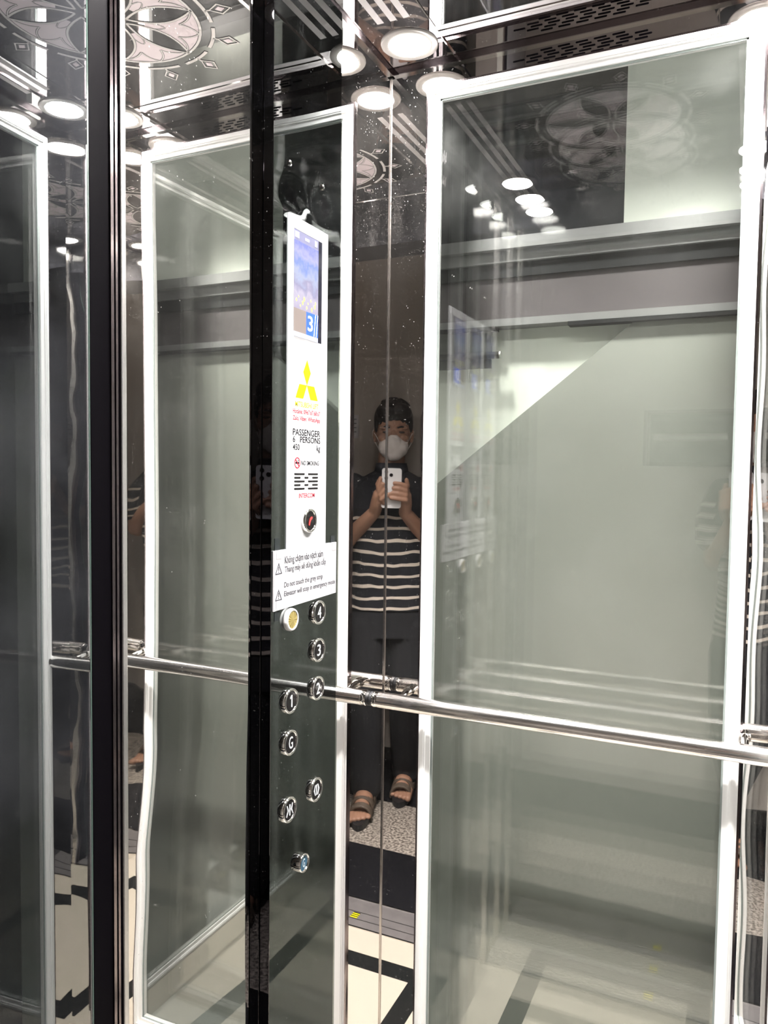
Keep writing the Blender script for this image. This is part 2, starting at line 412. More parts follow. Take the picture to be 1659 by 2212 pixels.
for side in (0, 1):
    bm = bmesh.new()
    for k in range(3):
        a = 0.0423+0.0222*k; b = a+0.0110
        if side: a, b = W-b, W-a
        box(bm, a, b, -0.147, -0.513, H-0.0004, H+0.0001)
    o = struct('frosted_stripes', bm, plain('frosted_grey_etching', (0.48, 0.45, 0.46), 0.7, var=0.03), ceil)
# etched flower: six pointed petals, pink fields with a tulip cut, ring and twelve lozenges
OX, OY = 0.328, -0.330
layers = {'d': bmesh.new(), 'w': bmesh.new(), 'p': bmesh.new()}
def flat(key, pts, lift):
    b = layers[key]
    f = b.faces.new([b.verts.new((OX+x, OY+y, EYE+H-0.0015-lift)) for x, y in pts])
    f.normal_update()
    if f.normal.z > 0: f.normal_flip()
def ribbon(pts, wd, closed=False, dark=True):
    P = [Vector(p) for p in pts]; n = len(P)
    def off(h):
        L, R_ = [], []
        for i in range(n):
            a = P[(i-1) % n] if (closed or i > 0) else P[i]; b = P[(i+1) % n] if (closed or i < n-1) else P[i]
            t = (b-a).normalized(); nn = Vector((-t.y, t.x)); L.append(P[i]+nn*h); R_.append(P[i]-nn*h)
        return L, R_
    for key, h, lift in ((('d', wd/2+0.0008, 0.0006),) if dark else ())+(('w', wd/2, 0.0009),):
        L, R_ = off(h)
        for i in range(n if closed else n-1):
            j = (i+1) % n; flat(key, [L[i], L[j], R_[j], R_[i]], lift)
def pol(r, a): return (r*math.cos(a), r*math.sin(a))
RL = 0.126
def lens_side(ang, sgn, n=14):
    out = []
    for i in range(n+1):
        s = i/n; r = 0.012+(RL-0.012)*s; off = sgn*0.021*math.sin(math.pi*min(1, s*1.0))**0.9
        c, q = math.cos(ang), math.sin(ang); out.append((r*c-off*q, r*q+off*c))
    return out
for k in range(6):
    a0 = (168+60*k)*D2R; a1 = a0+60*D2R; am = a0+30*D2R
    sA = lens_side(a0, 1); sB = lens_side(a1, -1)
    ribbon(sA, 0.0036); ribbon(sB, 0.0036)
    ribbon([pol(RL, a0+(a1-a0)*i/8) for i in range(9)], 0.0042)
    # pink field with inner cusps
    arc = [pol(RL-0.002, a0+(a1-a0)*i/10) for i in range(11)]
    for i in range(3, 14):
        flat('p', [sA[i], sA[i+1], sB[i+1], sB[i]], 0.0003)
    flat('p', [sA[-1]]+arc[1:-1]+[sB[-1]], 0.0003)
    for sg in (-1, 1):
        tip = pol(0.094, am+sg*0.20); e1 = pol(RL-0.002, am); e2 = pol(RL-0.004, am+sg*0.50)
        def cur(p, q, b):
            p, q = Vector(p), Vector(q); m = (p+q)/2; d = (q-p); m = m+Vector((-d.y, d.x))*b
            return [tuple(p*(1-t)*(1-t)+m*2*t*(1-t)+q*t*t) for t in [i/7 for i in range(8)]]
        ribbon(cur(tip, e1, 0.25*sg), 0.0022); ribbon(cur(tip, e2, -0.25*sg), 0.0022)
    ribbon([pol(0.050+0.02*math.sin(math.pi*i/6), am-0.16+0.32*i/6) for i in range(7)], 0.0010)
for k in range(12):
    a = (166+30*k)*D2R
    # broken outer ring
    ribbon([pol(0.1465, a-12.0*D2R+24.0*D2R*i/8) for i in range(9)], 0.0058)
    cxy = Vector(pol(0.171, a)); er = Vector(pol(1, a)); et = Vector((-er.y, er.x))
    dm = [cxy+er*0.017, cxy+et*0.0125, cxy-er*0.017, cxy-et*0.0125]
    ribbon([tuple(p) for p in dm], 0.0030, closed=True)
    ribbon([tuple(cxy-er*0.017), pol(0.1465, a)], 0.0035)
    flat('p', [tuple(cxy+er*0.008), tuple(cxy+et*0.006), tuple(cxy-er*0.008), tuple(cxy-et*0.006)], 0.0007)
struct('etched_flower_outline', layers['d'], ETCH_DARK, ceil)
struct('etched_flower_lines', layers['w'], ETCH, ceil)
struct('etched_flower_fields', layers['p'], PINK, ceil)

# ------------------------------------------------------------------ downlights
def downlight():
    t = empty('ceiling_downlight', (0.0665, -0.075, EYE+H), '', 'ceiling light', 'round downlights in the cabin ceiling')
    base = Vector((0.0665, -0.075, EYE+H))
    f = lambda a, b, h: base+Vector((a, b, -h))
    bm = bmesh.new(); lathe(bm, [(0.0345, 0.0), (0.0345, 0.0030), (0.0352, 0.0034), (0.0455, 0.0030), (0.0468, 0.0024), (0.0475, 0.0012), (0.0475, 0.0)], f)
    r_ = link('rim', bm, plain('satin_lamp_rim', (0.24, 0.225, 0.215), 0.25, 0.3, var=0.02), t)
    smooth_by_angle(r_)
    bm = bmesh.new(); lathe(bm, [(0.0, 0.0028), (0.030, 0.0028), (0.0345, 0.0026), (0.0345, 0.001)], f)
    link('diffuser', bm, LAMP, t, True)
    ld = bpy.data.lights.new('beam', 'AREA'); ld.shape = 'DISK'; ld.size = 0.066; ld.energy = LAMP_WATTS; ld.spread = LAMP_SPREAD*D2R
    ld.color = (1.0, 0.97, 0.93)
    lo = bpy.data.objects.new('beam', ld); COL.objects.link(lo); lo.parent = t; lo.location = (0, 0, -0.0045)
    return t
def copy_tree(o, parent=None):
    c = o.copy(); COL.objects.link(c)
    if parent is not None:
        c.parent = parent; c.matrix_parent_inverse = o.matrix_parent_inverse.copy()
    for ch in list(o.children): copy_tree(ch, c)
    return c
l0 = downlight()
l0['label'] = 'round ceiling downlight in the corner between control panel wall and rear window'
for (x, y, lab) in ((W-0.0665, -0.075, 'round ceiling downlight above the right end of the rear window frame'),
                    (0.0665, -DEP+0.072, 'round ceiling downlight by the doorway above the control panel side'),
                    (W-0.0665, -DEP+0.072, 'round ceiling downlight by the doorway on the side opposite the buttons')):
    c = copy_tree(l0); c.location = (x, y, EYE+H); c['label'] = lab

# ------------------------------------------------------------------ lift shaft and staircase beyond the glass
struct('window_3', B((-0.30, 1.05, 0.060, 0.066, FL-0.3, 1.05)), SHAFT_GLASS)
struct('window_4', B((-0.30, 1.05, 0.112, 0.117, FL-0.3, 1.05)), SHAFT_GLASS)
X0, X1 = -0.6, 1.7
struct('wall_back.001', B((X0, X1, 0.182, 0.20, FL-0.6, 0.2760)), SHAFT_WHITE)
struct('unlit_void_sheet', B((X0, 0.3785, 0.187, 0.23, 0.40, 1.25)), DARK)  # near-black sheet in place of the unlit void beside the white wall
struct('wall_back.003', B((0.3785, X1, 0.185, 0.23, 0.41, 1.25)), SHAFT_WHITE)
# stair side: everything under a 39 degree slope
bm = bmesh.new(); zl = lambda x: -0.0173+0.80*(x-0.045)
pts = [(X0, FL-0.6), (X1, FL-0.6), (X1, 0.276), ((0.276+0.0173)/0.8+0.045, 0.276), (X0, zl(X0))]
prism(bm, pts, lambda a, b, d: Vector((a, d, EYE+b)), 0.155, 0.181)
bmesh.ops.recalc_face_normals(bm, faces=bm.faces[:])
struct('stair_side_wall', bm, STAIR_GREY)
# beam across the shaft
bm = B((X0, X1, 0.150, 0.235, 0.3955, 0.4165, 1), (X0, X1, 0.135, 0.235, 0.4165, 0.4380, 1), (X0, X1, 0.1585, 0.30, 0.3695, 0.3955, 2),  # last box: black fill standing in for shade in the recess under the flange
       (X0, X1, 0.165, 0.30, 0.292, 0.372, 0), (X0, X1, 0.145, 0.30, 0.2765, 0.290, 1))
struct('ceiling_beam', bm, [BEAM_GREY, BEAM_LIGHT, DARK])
struct('beam_gasket', B((-0.3, 0.157, 0.140, 0.165, 0.2690, 0.2760), (0.292, X1, 0.140, 0.165, 0.2690, 0.2760)), DARK).parent = bpy.data.objects['ceiling_beam']
t = empty('shaft_bracket', (0.05, 0.155, EYE+0.235), 'dark grey plate with a black tube end hanging under the beam beyond the glass', 'bracket')
link('plate', B((-0.2, 0.1465, 0.150, 0.156, 0.200, 0.2695)), plain('grey_bracket_paint', (0.10, 0.105, 0.10), 0.6), t)
bm = bmesh.new(); tube(bm, [(-0.2, 0.143, EYE+0.2225), (0.166, 0.143, EYE+0.2225)], 0.0068, 16)
link('tube', bm, plain('black_tube', (0.03, 0.03, 0.03), 0.5), t, True)
bm = bmesh.new(); tube(bm, [(0.1655, 0.143, EYE+0.2225), (0.1685, 0.143, EYE+0.2225)], 0.0072, 16)
link('tube_end', bm, plain('bright_cut_metal', (0.6, 0.6, 0.58), 0.4, 0.5), t)
# dark shaft beside the right-hand window, and above the cabin
struct('wall_right.002', B((0.95, 0.97, 0.3, -0.70, FL-0.3, 1.25)), DARK)

# ------------------------------------------------------------------ doorway and landing
struct('floor.001', B((-0.30, 0.96, -DEP, -0.700, FL-0.02, FL-0.001, 0), (-0.30, 0.96, -0.7035, -0.735, FL-0.02, FL-0.001, 0), (-0.30, 0.96, -0.7385, -0.800, FL-0.02, FL-0.001, 0),
                     (-0.30, 0.96, -0.700, -0.7035, FL-0.02, FL-0.006, 1), (-0.30, 0.96, -0.735, -0.7385, FL-0.02, FL-0.006, 1), (-0.3, 0.96, -DEP-0.003, -DEP+0.003, FL-0.002, FL+0.003, 2),
                     (-0.3, 0.96, -0.797, -0.803, FL-0.002, FL+0.002, 2)),
       [SILL, BLACK_MATT, CHROME])
LW = -1.70
struct('floor.002', B((-1.4, 2.4, -0.800, -1.120, FL-0.02, FL, 0), (-1.4, 2.4, -1.120, -1.480, FL-0.02, FL, 1), (-1.4, 2.4, -1.480, LW, FL-0.02, FL, 0)), [GRANITE_BLACK, GRANITE_GREY])
struct('wall_front', B((-1.4, 2.4, LW, LW-0.1, FL, 1.25)), WALL_BEIGE)
struct('baseboard_front', B((-1.4, 2.4, LW, LW+0.012, FL, -1.175)), GRANITE_BLACK)
struct('wall_left.003', B((-1.5, -1.4, -0.8, LW-0.1, FL, 1.25)), WALL_BEIGE)
struct('wall_right.003', B((2.4, 2.5, -0.8, LW-0.1, FL, 1.25)), WALL_BEIGE)
struct('ceiling.001', B((-1.5, 2.5, -0.8, LW-0.1, 1.25, 1.30)), WALL_BEIGE)
# black stone surround of the doorway
struct('door_1', B((-0.22, W+0.22, -DEP-0.012, -0.80, 0.620, 0.80), (-0.24, -0.066, -0.76, -0.86, FL, 0.80), (W+0.066, W+0.24, -0.76, -0.86, FL, 0.80)), GRANITE_BLACK)
struct('wall_front.001', B((-1.4, -0.22, -0.80, -0.86, FL, 1.25), (W+0.22, 2.4, -0.80, -0.86, FL, 1.25), (-0.22, W+0.22, -0.80, -0.86, 0.80, 1.25)), WALL_BEIGE)
# warning sticker on the sill
bm = bmesh.new()
for k in range(6):
    box(bm, 0.402, 0.424, -0.705-0.0045*k, -0.705-0.0045*(k+1), FL-0.0012, FL-0.0004, k % 2)
tag(link('floor_sticker', bm, [YELLOW, BLACKINK]), 'small yellow and black striped hazard sticker on the door sill', 'sticker')
# framed glass panel and a paper on the landing wall
t = empty('wall_picture', (0.435, LW, EYE+0.13), 'dark framed glass picture on the landing wall beside the standing person', 'picture')
link('frame', B((0.25, 0.62, LW+0.001, LW+0.018, 0.035, 0.235)), plain('dark_grey_frame', (0.06, 0.058, 0.052), 0.3), t)
link('glass', B((0.262, 0.608, LW+0.018, LW+0.0195, 0.05, 0.22)), BLACK_GLOSS, t)
link('reflected_streak', B((0.285, 0.53, LW+0.0195, LW+0.0215, 0.13, 0.15)), plain('pale_streak', (0.35, 0.35, 0.33), 0.3, 0.8), t)  # pale strip standing in for the bright reflection in the glass
t = link('wall_notice', B((0.915, 1.10, LW+0.0005, LW+0.0015, 0.143, 0.242)), PAPER)
tag(t, 'white printed paper notice fixed to the beige landing wall', 'notice')
bm = bmesh.new()
for k in range(4): box(bm, 0.925, 1.05-0.01*k, LW+0.0015, LW+0.0018, 0.222-0.018*k, 0.2255-0.018*k)
link('printed_lines', bm, INK, t)
# unseen landing ceiling lamp, added as a weak, warm fill
t = empty('landing_fill_light', (1.25, -1.25, EYE+1.25), 'unseen flat round fill light added on the landing ceiling outside the doorway', 'ceiling light')
base = Vector((1.25, -1.25, EYE+1.25)); f = lambda a, b, h: base+Vector((a, b, -h))
bm = bmesh.new(); lathe(bm, [(0.10, 0.02), (0.11, 0.022), (0.115, 0.015), (0.115, 0.0)], f); link('rim', bm, WHITE_FRAME, t, True)
bm = bmesh.new(); lathe(bm, [(0.0, 0.02), (0.10, 0.02)], f); link('diffuser', bm, emit('landing_fill_diffuser', (1.0, 0.86, 0.74), LANDING_FILL), t)

# ------------------------------------------------------------------ handrail
RY, RZ, RR = -0.0537, -0.4033, 0.0140
t = empty('handrail', (W/2, RY, EYE+RZ), 'round chrome handrail running across the large rear window', 'handrail')
bm = bmesh.new()
tube(bm, [(0.0155, RY, EYE+RZ), (0.0165, RY, EYE+RZ), (W-0.0165, RY, EYE+RZ), (W-0.0155, RY, EYE+RZ)], [RR-0.0008, RR, RR, RR-0.0008], 64)
o = link('rail_tube', bm, plain('rail_chrome', (0.90, 0.87, 0.85), 0.17, 1.0, var=0.02), t); smooth_by_angle(o)
for xa, s in ((0.0, 1), (W, -1)):
    bm = bmesh.new(); tube(bm, [(xa+s*0.0005, RY, EYE+RZ), (xa+s*0.0062, RY, EYE+RZ)], RR-0.0012, 48)
    o = link('rubber_end', bm, RUBBER, t); smooth_by_angle(o)
    bm = bmesh.new(); tube(bm, [(xa+s*0.0062, RY, EYE+RZ), (xa+s*0.0085, RY, EYE+RZ), (xa+s*0.0095, RY, EYE+RZ), (xa+s*0.016, RY, EYE+RZ)], [RR-0.0004, RR, RR-0.0005, RR-0.0005], 48)
    o = link('end_collar', bm, CHROME, t); smooth_by_angle(o)
    bx_ = xa+s*0.052
    bm = bmesh.new()
    tube(bm, [(bx_, RY+0.010, EYE+RZ+0.002), (bx_, RY+0.03, EYE+RZ+0.008), (bx_, -0.010, EYE+RZ+0.009)], [0.0058, 0.0055, 0.0055], 24)
    tube(bm, [(bx_, -0.010, EYE+RZ+0.009), (bx_, -0.002, EYE+RZ+0.009), (bx_, -0.0006, EYE+RZ+0.009)], [0.0085, 0.0095, 0.0095], 24)
    o = link('bracket', bm, CHROME, t); smooth_by_angle(o)

# ------------------------------------------------------------------ control panel
PX = 0.018                       # its face stands this far off the wall
panel = empty('lift_control_panel', (0.0, -0.313, EYE-0.3), 'tall narrow black mirror-finish lift control panel with round buttons and screen', 'control panel')
bm = B((0.0015, PX, CY0, CY1, FL, H-0.016), bev=0.0012)
# the face is a fine grid so that its upper part can be dented like the real sheet
face = bmesh.new(); NY, NZ = 40, 380; g = []
for i in range(NZ+1):
    z = FL+(H-0.016-FL)*i/NZ; row = []
    for j in range(NY+1):
        s = j/NY; y = CY0+0.0012+(CY1+0.0012-(CY0+0.0012))*s-0.0024*s
        d = 0
        up = max(0, min(1, (z-0.36)/0.08))
        d += up*0.00035*math.sin(z*16+2*s)*math.sin(math.pi*s)
        for (cy_, cz_, rr, am) in ((-0.36, 0.365, 0.028, -0.0016), (-0.27, 0.385, 0.022, -0.0014), (-0.315, 0.37, 0.02, 0.0009)):
            q = ((y-cy_)**2+(z-cz_)**2)/rr**2; d += am*math.exp(-q)
        row.append(face.verts.new((PX+0.0003+d*up**0.3*0.5 if z > 0.33 else PX+0.0003, y, EYE+z)))
    g.append(row)
for i in range(NZ):
    for j in range(NY): face.faces.new((g[i][j], g[i][j+1], g[i+1][j+1], g[i+1][j]))
bmesh.ops.recalc_face_normals(face, faces=face.faces[:])
if sum(f.normal.x for f in face.faces) < 0: bmesh.ops.reverse_faces(face, faces=face.faces[:])
body = link('body', bm, BLACK_EDGE, panel)
link('front_sheet', face, BLACK_STEEL, panel, True)
CF = lambda a, b, d: Vector((d, a, EYE+b))        # a along the wall, b up, d off the wall
def text(body_, y0, y1, z0, z1, x, mat, parent, name='lettering', bold=0.012):
    cu = bpy.data.curves.new('t', 'FONT'); cu.body = body_; cu.resolution_u = 3; cu.offset = bold
    o = bpy.data.objects.new('t', cu); COL.objects.link(o)
    dg = bpy.context.evaluated_depsgraph_get(); me = bpy.data.meshes.new_from_object(o.evaluated_get(dg))
    bpy.data.objects.remove(o); bpy.data.curves.remove(cu)
    xs_ = [v.co.x for v in me.vertices]; ys_ = [v.co.y for v in me.vertices]
    ax, bx_, ay, by = min(xs_), max(xs_), min(ys_), max(ys_)
    if (y1-y0) and z1 is None: z1 = z0
    for v in me.vertices:
        a = y0+(v.co.x-ax)/(bx_-ax)*(y1-y0); b = z0+(v.co.y-ay)/(by-ay)*(z1-z0)
        v.co = (x, a, EYE+b)
    bm = bmesh.new(); bm.from_mesh(me); bpy.data.meshes.remove(me)
    bm.normal_update()
    fl = [f for f in bm.faces if f.normal.x < 0]
    if fl: bmesh.ops.reverse_faces(bm, faces=fl)
    o = link(name, bm, mat, parent)
    return o
# white acrylic insert
P0, P1 = -0.3693, -0.2608
x1 = PX+0.0022
insert = link('white_insert', B((PX, x1, P0, P1, -0.1100, 0.3494), bev=0.0004), PANEL_WHITE, panel)
insert['label'] = 'white insert with screen and printing'
S0, S1, Z0, Z1 = -0.3566, -0.2792, 0.1867, 0.3328
xs1 = x1+0.0002
def rect(a0, a1, b0, b1, d, mat, name, parent): return link(name, B((d-0.0003, d, a0, a1, b0, b1)), mat, parent)
def screen_mat():
    m, n, l, b = newmat('screen_picture')
    tc = n.new('ShaderNodeTexCoord'); sp = n.new('ShaderNodeSeparateXYZ'); l.new(tc.outputs['Object'], sp.inputs[0])
    mr = n.new('ShaderNodeMapRange'); mr.inputs['From Min'].default_value = EYE+0.225; mr.inputs['From Max'].default_value = EYE+0.318
    l.new(sp.outputs['Z'], mr.inputs['Value'])
    no = n.new('ShaderNodeTexNoise'); no.inputs['Scale'].default_value = 70; no.inputs['Detail'].default_value = 5
    l.new(tc.outputs['Object'], no.inputs['Vector'])
    ad = n.new('ShaderNodeMath'); ad.operation = 'MULTIPLY_ADD'; ad.inputs[1].default_value = 0.5; l.new(no.outputs['Fac'], ad.inputs[0])
    sb = n.new('ShaderNodeMath'); sb.operation = 'SUBTRACT'; sb.inputs[1].default_value = 0.25; l.new(mr.outputs[0], sb.inputs[0]); l.new(sb.outputs[0], ad.inputs[2])
    cr = n.new('ShaderNodeValToRGB'); e = cr.color_ramp.elements
    e[0].position = 0.0; e[0].color = (0.62, 0.55, 0.70, 1); e[1].position = 1.0; e[1].color = (0.30, 0.34, 0.85, 1)
    for p, c in ((0.22, (0.72, 0.66, 0.80)), (0.38, (0.45, 0.42, 0.62)), (0.52, (0.55, 0.60, 0.80)), (0.7, (0.28, 0.38, 0.80)), (0.85, (0.55, 0.55, 0.92))):
        q = e.new(p); q.color = (*c, 1)
    l.new(ad.outputs[0], cr.inputs[0]); l.new(cr.outputs[0], b.inputs['Emission Color']); b.inputs['Emission Strength'].default_value = 1.0
    b.inputs['Base Color'].default_value = (0.02, 0.02, 0.03, 1); b.inputs['Roughness'].default_value = 0.1
    return m
screen = rect(S0, S1, Z0, Z1, xs1, plain('screen_black', (0.02, 0.02, 0.03), 0.1), 'screen', insert)
def on_screen(fa0, fa1, fb0, fb1, d, mat, name):
    return rect(S0+(S1-S0)*fa0, S0+(S1-S0)*fa1, Z0+(Z1-Z0)*fb0, Z0+(Z1-Z0)*fb1, xs1+d, mat, name, insert)
on_screen(0.0, 0.86, 0.265, 0.90, 0.0003, screen_mat(), 'screen_picture')
on_screen(0.0, 0.86, 0.90, 0.995, 0.0003, emit('screen_status_bar', (0.12, 0.12, 0.20), 0.9), 'screen_bar')
on_screen(0.0, 0.46, 0.045, 0.265, 0.0003, emit('screen_footer', (0.16, 0.13, 0.12), 0.8), 'screen_footer')
on_screen(0.43, 0.86, 0.045, 0.265, 0.0004, emit('screen_blue', (0.02, 0.08, 0.75), 1.0), 'floor_tile')
on_screen(0.0, 0.86, 0.0, 0.045, 0.0003, emit('screen_ticker', (0.35, 0.36, 0.5), 0.9), 'screen_ticker')
text('3', S0+(S1-S0)*0.48, S0+(S1-S0)*0.66, Z0+(Z1-Z0)*0.085, Z0+(Z1-Z0)*0.235, xs1+0.0006, emit('screen_white', (0.95, 0.95, 1), 1.0), insert)
bm = bmesh.new()
for a in (0.70, 0.78): prism(bm, [(S0+(S1-S0)*a, Z0+0.007), (S0+(S1-S0)*(a+0.02), Z0+0.007), (S0+(S1-S0)*(a+0.075), Z0+(Z1-Z0)*0.265), (S0+(S1-S0)*(a+0.055), Z0+(Z1-Z0)*0.265)], CF, xs1+0.0004, xs1+0.0006)
link('tile_stripes', bm, emit('screen_pale', (0.7, 0.7, 0.95), 0.9), insert)
bm = bmesh.new()
for k in range(11):
    a = S0+(S1-S0)*(0.08+0.07*k+0.02*math.sin(k*3)); b = Z0+(Z1-Z0)*(0.34+0.045*math.sin(k*2.1)); r = 0.0022+0.0008*math.sin(k*5)
    if a+r > S0+(S1-S0)*0.85: continue
    prism(bm, [(a+r*0.8*math.cos(q*math.pi/3), b+1.7*r*math.sin(q*math.pi/3)*(0.7+0.3*math.sin(k+q))) for q in range(6)], CF, xs1+0.0003, xs1+0.00045)
link('picture_blobs', bm, emit('screen_yellow_green', (0.62, 0.66, 0.12), 0.8), insert)
bm = bmesh.new()
for k in range(4): box(bm, xs1+0.0003, xs1+0.0005, S0+0.002+0.003*k, S0+0.0035+0.003*k, Z1-0.011, Z1-0.003)
box(bm, xs1+0.0003, xs1+0.0005, S0+0.029, S0+0.040, Z1-0.0095, Z1-0.006); box(bm, xs1+0.0003, xs1+0.0005, S0+0.056, S0+0.062, Z1-0.011, Z1-0.003)
link('status_icons', bm, emit('screen_grey', (0.6, 0.6, 0.7), 0.8), insert)
# logo: three lozenges
bm = bmesh.new(); lc, lz, s = -0.3195, 0.1220, 0.0207; h3 = s*math.sqrt(3)/2
for poly in ([(0, 0), (s/2, h3), (0, 2*h3), (-s/2, h3)], [(0, 0), (-s, 0), (-1.5*s, -h3*1.1), (-0.5*s, -h3*1.1)], [(0, 0), (0.5*s, -h3*1.1), (1.5*s, -h3*1.1), (s, 0)]):
    prism(bm, [(lc+a, lz+b) for a, b in poly], CF, x1, x1+0.0003)
bmesh.ops.recalc_face_normals(bm, faces=bm.faces[:]); link('emblem', bm, YELLOW, insert)
xt = x1+0.0003
text('MITSUBISHI LIFT', -0.3513, -0.2865, 0.0900, 0.0975, xt, YELLOW, insert)
text('Hotline: 0967.67.68.67', -0.3573, -0.2809, 0.0805, 0.0870, xt, REDINK, insert)
text('Zalo, Viber, WhatsApp', -0.3573, -0.2809, 0.0690, 0.0772, xt, REDINK, insert)
text('PASSENGER', -0.3570, -0.2804, 0.0497, 0.0590, xt, BLACKINK, insert)
text('6', -0.3568, -0.3510, 0.0400, 0.0488, xt, BLACKINK, insert); text('PERSONS', -0.3375, -0.2802, 0.0400, 0.0488, xt, BLACKINK, insert)
text('450', -0.3568, -0.3388, 0.0290, 0.0376, xt, BLACKINK, insert); text('kg', -0.2905, -0.2802, 0.0265, 0.0376, xt, BLACKINK, insert)
text('NO SMOKING', -0.3335, -0.2838, 0.0080, 0.0146, xt, BLACKINK, insert)
text('INTERCOM', -0.3397, -0.2953, -0.0385, -0.0318, xt, REDINK, insert)
# no smoking sign
bm = bmesh.new(); c0 = (-0.3443, 0.0112)
for k in range(32):
    a, b = 2*math.pi*k/32, 2*math.pi*(k+1)/32
    prism(bm, [(c0[0]+q*math.cos(t_), c0[1]+q*math.sin(t_)) for q, t_ in ((0.0078, a), (0.0078, b), (0.0065, b), (0.0065, a))], CF, x1, x1+0.0003)
prism(bm, [(c0[0]-0.0055, c0[1]+0.0045), (c0[0]-0.0045, c0[1]+0.0055), (c0[0]+0.0055, c0[1]-0.0045), (c0[0]+0.0045, c0[1]-0.0055)], CF, x1, x1+0.0004)
bmesh.ops.recalc_face_normals(bm, faces=bm.faces[:]); link('prohibition_ring', bm, REDINK, insert)
link('cigarette_mark', B((x1, x1+0.0002, c0[0]-0.005, c0[0]+0.005, c0[1]-0.0012, c0[1]+0.0012), (x1, x1+0.0002, c0[0]+0.002, c0[0]+0.0035, c0[1]+0.002, c0[1]+0.0045)), BLACKINK, insert)
# speaker grille: five rows of slots
bm = bmesh.new()
def slot(a0, a1, b, r=0.00135):
    pts = [((a0+r if math.cos(q) < 0 else a1-r)+r*math.cos(q), b+r*math.sin(q)) for q in [2*math.pi*(k+0.5)/12 for k in range(12)]]
    prism(bm, pts, CF, x1, x1+0.0003)
for k in range(5):
    b = -0.0045-0.0052*k
    if k % 2 == 0: slot(-0.3525, -0.3240, b); slot(-0.3145, -0.2860, b)
    else: slot(-0.3525, -0.3355, b); slot(-0.3245, -0.3135, b); slot(-0.3025, -0.2860, b)
bmesh.ops.recalc_face_normals(bm, faces=bm.faces[:]); link('speaker_slots', bm, BTN_BLACK, insert)
# round push buttons
def button(ya, zb, r, x0, face_mat, name='button', lift=0.0062):
    c = bmesh.new(); f = lambda a, b, h: Vector((x0+h, ya+a, EYE+zb+b))
    lathe(c, [(r, 0.0), (r, 0.0012), (r*0.97, lift*0.75), (r*0.93, lift*0.97), (r*0.87, lift), (r*0.79, lift*0.88), (r*0.765, lift*0.66)], f, 64)
    bmesh.ops.recalc_face_normals(c, faces=c.faces[:])
    o = link(name, c, CHROME, panel, True)
    c = bmesh.new(); lathe(c, [(0, lift*0.74), (r*0.5, lift*0.73), (r*0.772, lift*0.68)], f, 64)
    bmesh.ops.recalc_face_normals(c, faces=c.faces[:])
    link('button_face', c, face_mat, o, True)
    return o, x0+lift*0.74+0.0004
R0 = 0.0186
for s_, ya, zb in (('4', -0.2820, -0.2105), ('3', -0.2825, -0.2670), ('2', -0.2840, -0.3245), ('1', -0.3600, -0.3240), ('G', -0.3605, -0.3835)):
    o, xf = button(ya, zb, R0, PX, BTN_BLACK)
    wd = 0.0050 if s_ != '1' else 0.0034
    if s_ == '1':
        bm = bmesh.new()
        prism(bm, [(ya-0.0001, zb-0.0085), (ya+0.0019, zb-0.0085), (ya+0.0019, zb+0.0085), (ya+0.0002, zb+0.0085), (ya-0.0034, zb+0.0052), (ya-0.0030, zb+0.0036), (ya-0.0001, zb+0.0056)], CF, xf, xf+0.0004)
        bmesh.ops.recalc_face_normals(bm, faces=bm.faces[:]); link('numeral', bm, GLOWWHITE, o)
    else: text(s_, ya-wd, ya+wd, zb-0.0085, zb+0.0085, xf, GLOWWHITE, o, 'numeral', bold=0.0)
def arrows(ya, zb, x, parent, opening):
    bm = bmesh.new()
    prism(bm, [(ya-0.0009, zb-0.0078), (ya+0.0009, zb-0.0078), (ya+0.0009, zb+0.0078), (ya-0.0009, zb+0.0078)], CF, x, x+0.0004)
    for sg in (-1, 1):
        tipx, bx_ = (0.0078, 0.0030) if opening else (0.0030, 0.0078)
        a = [(ya+sg*bx_, zb+0.0078), (ya+sg*(bx_+0.0026*(1 if bx_ < tipx else -1)*0.4), zb+0.0080), (ya+sg*tipx, zb), (ya+sg*(bx_+0.001), zb-0.0080), (ya+sg*bx_, zb-0.0078), (ya+sg*(tipx*0.72+bx_*0.28-0.0009*(1 if tipx > bx_ else -1)), zb)]
        prism(bm, a, CF, x, x+0.0004)
    bmesh.ops.recalc_face_normals(bm, faces=bm.faces[:]); link('arrow_mark', bm, GLOWWHITE, parent)
o, xf = button(-0.2865, -0.4785, R0, PX, BTN_BLACK); arrows(-0.2865, -0.4785, xf, o, True)
o, xf = button(-0.3625, -0.4795, R0, PX, BTN_BLACK); arrows(-0.3625, -0.4795, xf, o, False)
o, xf = button(-0.3255, -0.5730, 0.0140, PX, BLUE, lift=0.009); o['label'] = 'small chrome button with a blue face'
text('G', -0.3290, -0.3225, -0.5795, -0.5665, xf, plain('pale_blue_print', (0.6, 0.66, 0.7), 0.4), o, 'numeral')
# call button on the insert, with a handset mark
o, xf = button(-0.3145, -0.0715, 0.0180, x1, BTN_BLACK); o['label'] = 'chrome call button with a red handset'
bm = bmesh.new(); hs = []
for k in range(9):
    q = (118-k*11)*D2R; hs.append((-0.3075+0.0135*math.cos(q+1.05), -0.0815+0.0135*math.sin(q+0.55)))
pl = [(-0.3195, -0.0775), (-0.3172, -0.0785), (-0.3160, -0.0745), (-0.3135, -0.0705), (-0.3100, -0.0690), (-0.3095, -0.0665), (-0.3125, -0.0658), (-0.3160, -0.0680), (-0.3185, -0.0725)]
prism(bm, pl, CF, xf, xf+0.0004); bmesh.ops.recalc_face_normals(bm, faces=bm.faces[:]); link('handset_mark', bm, GLOWRED, o)
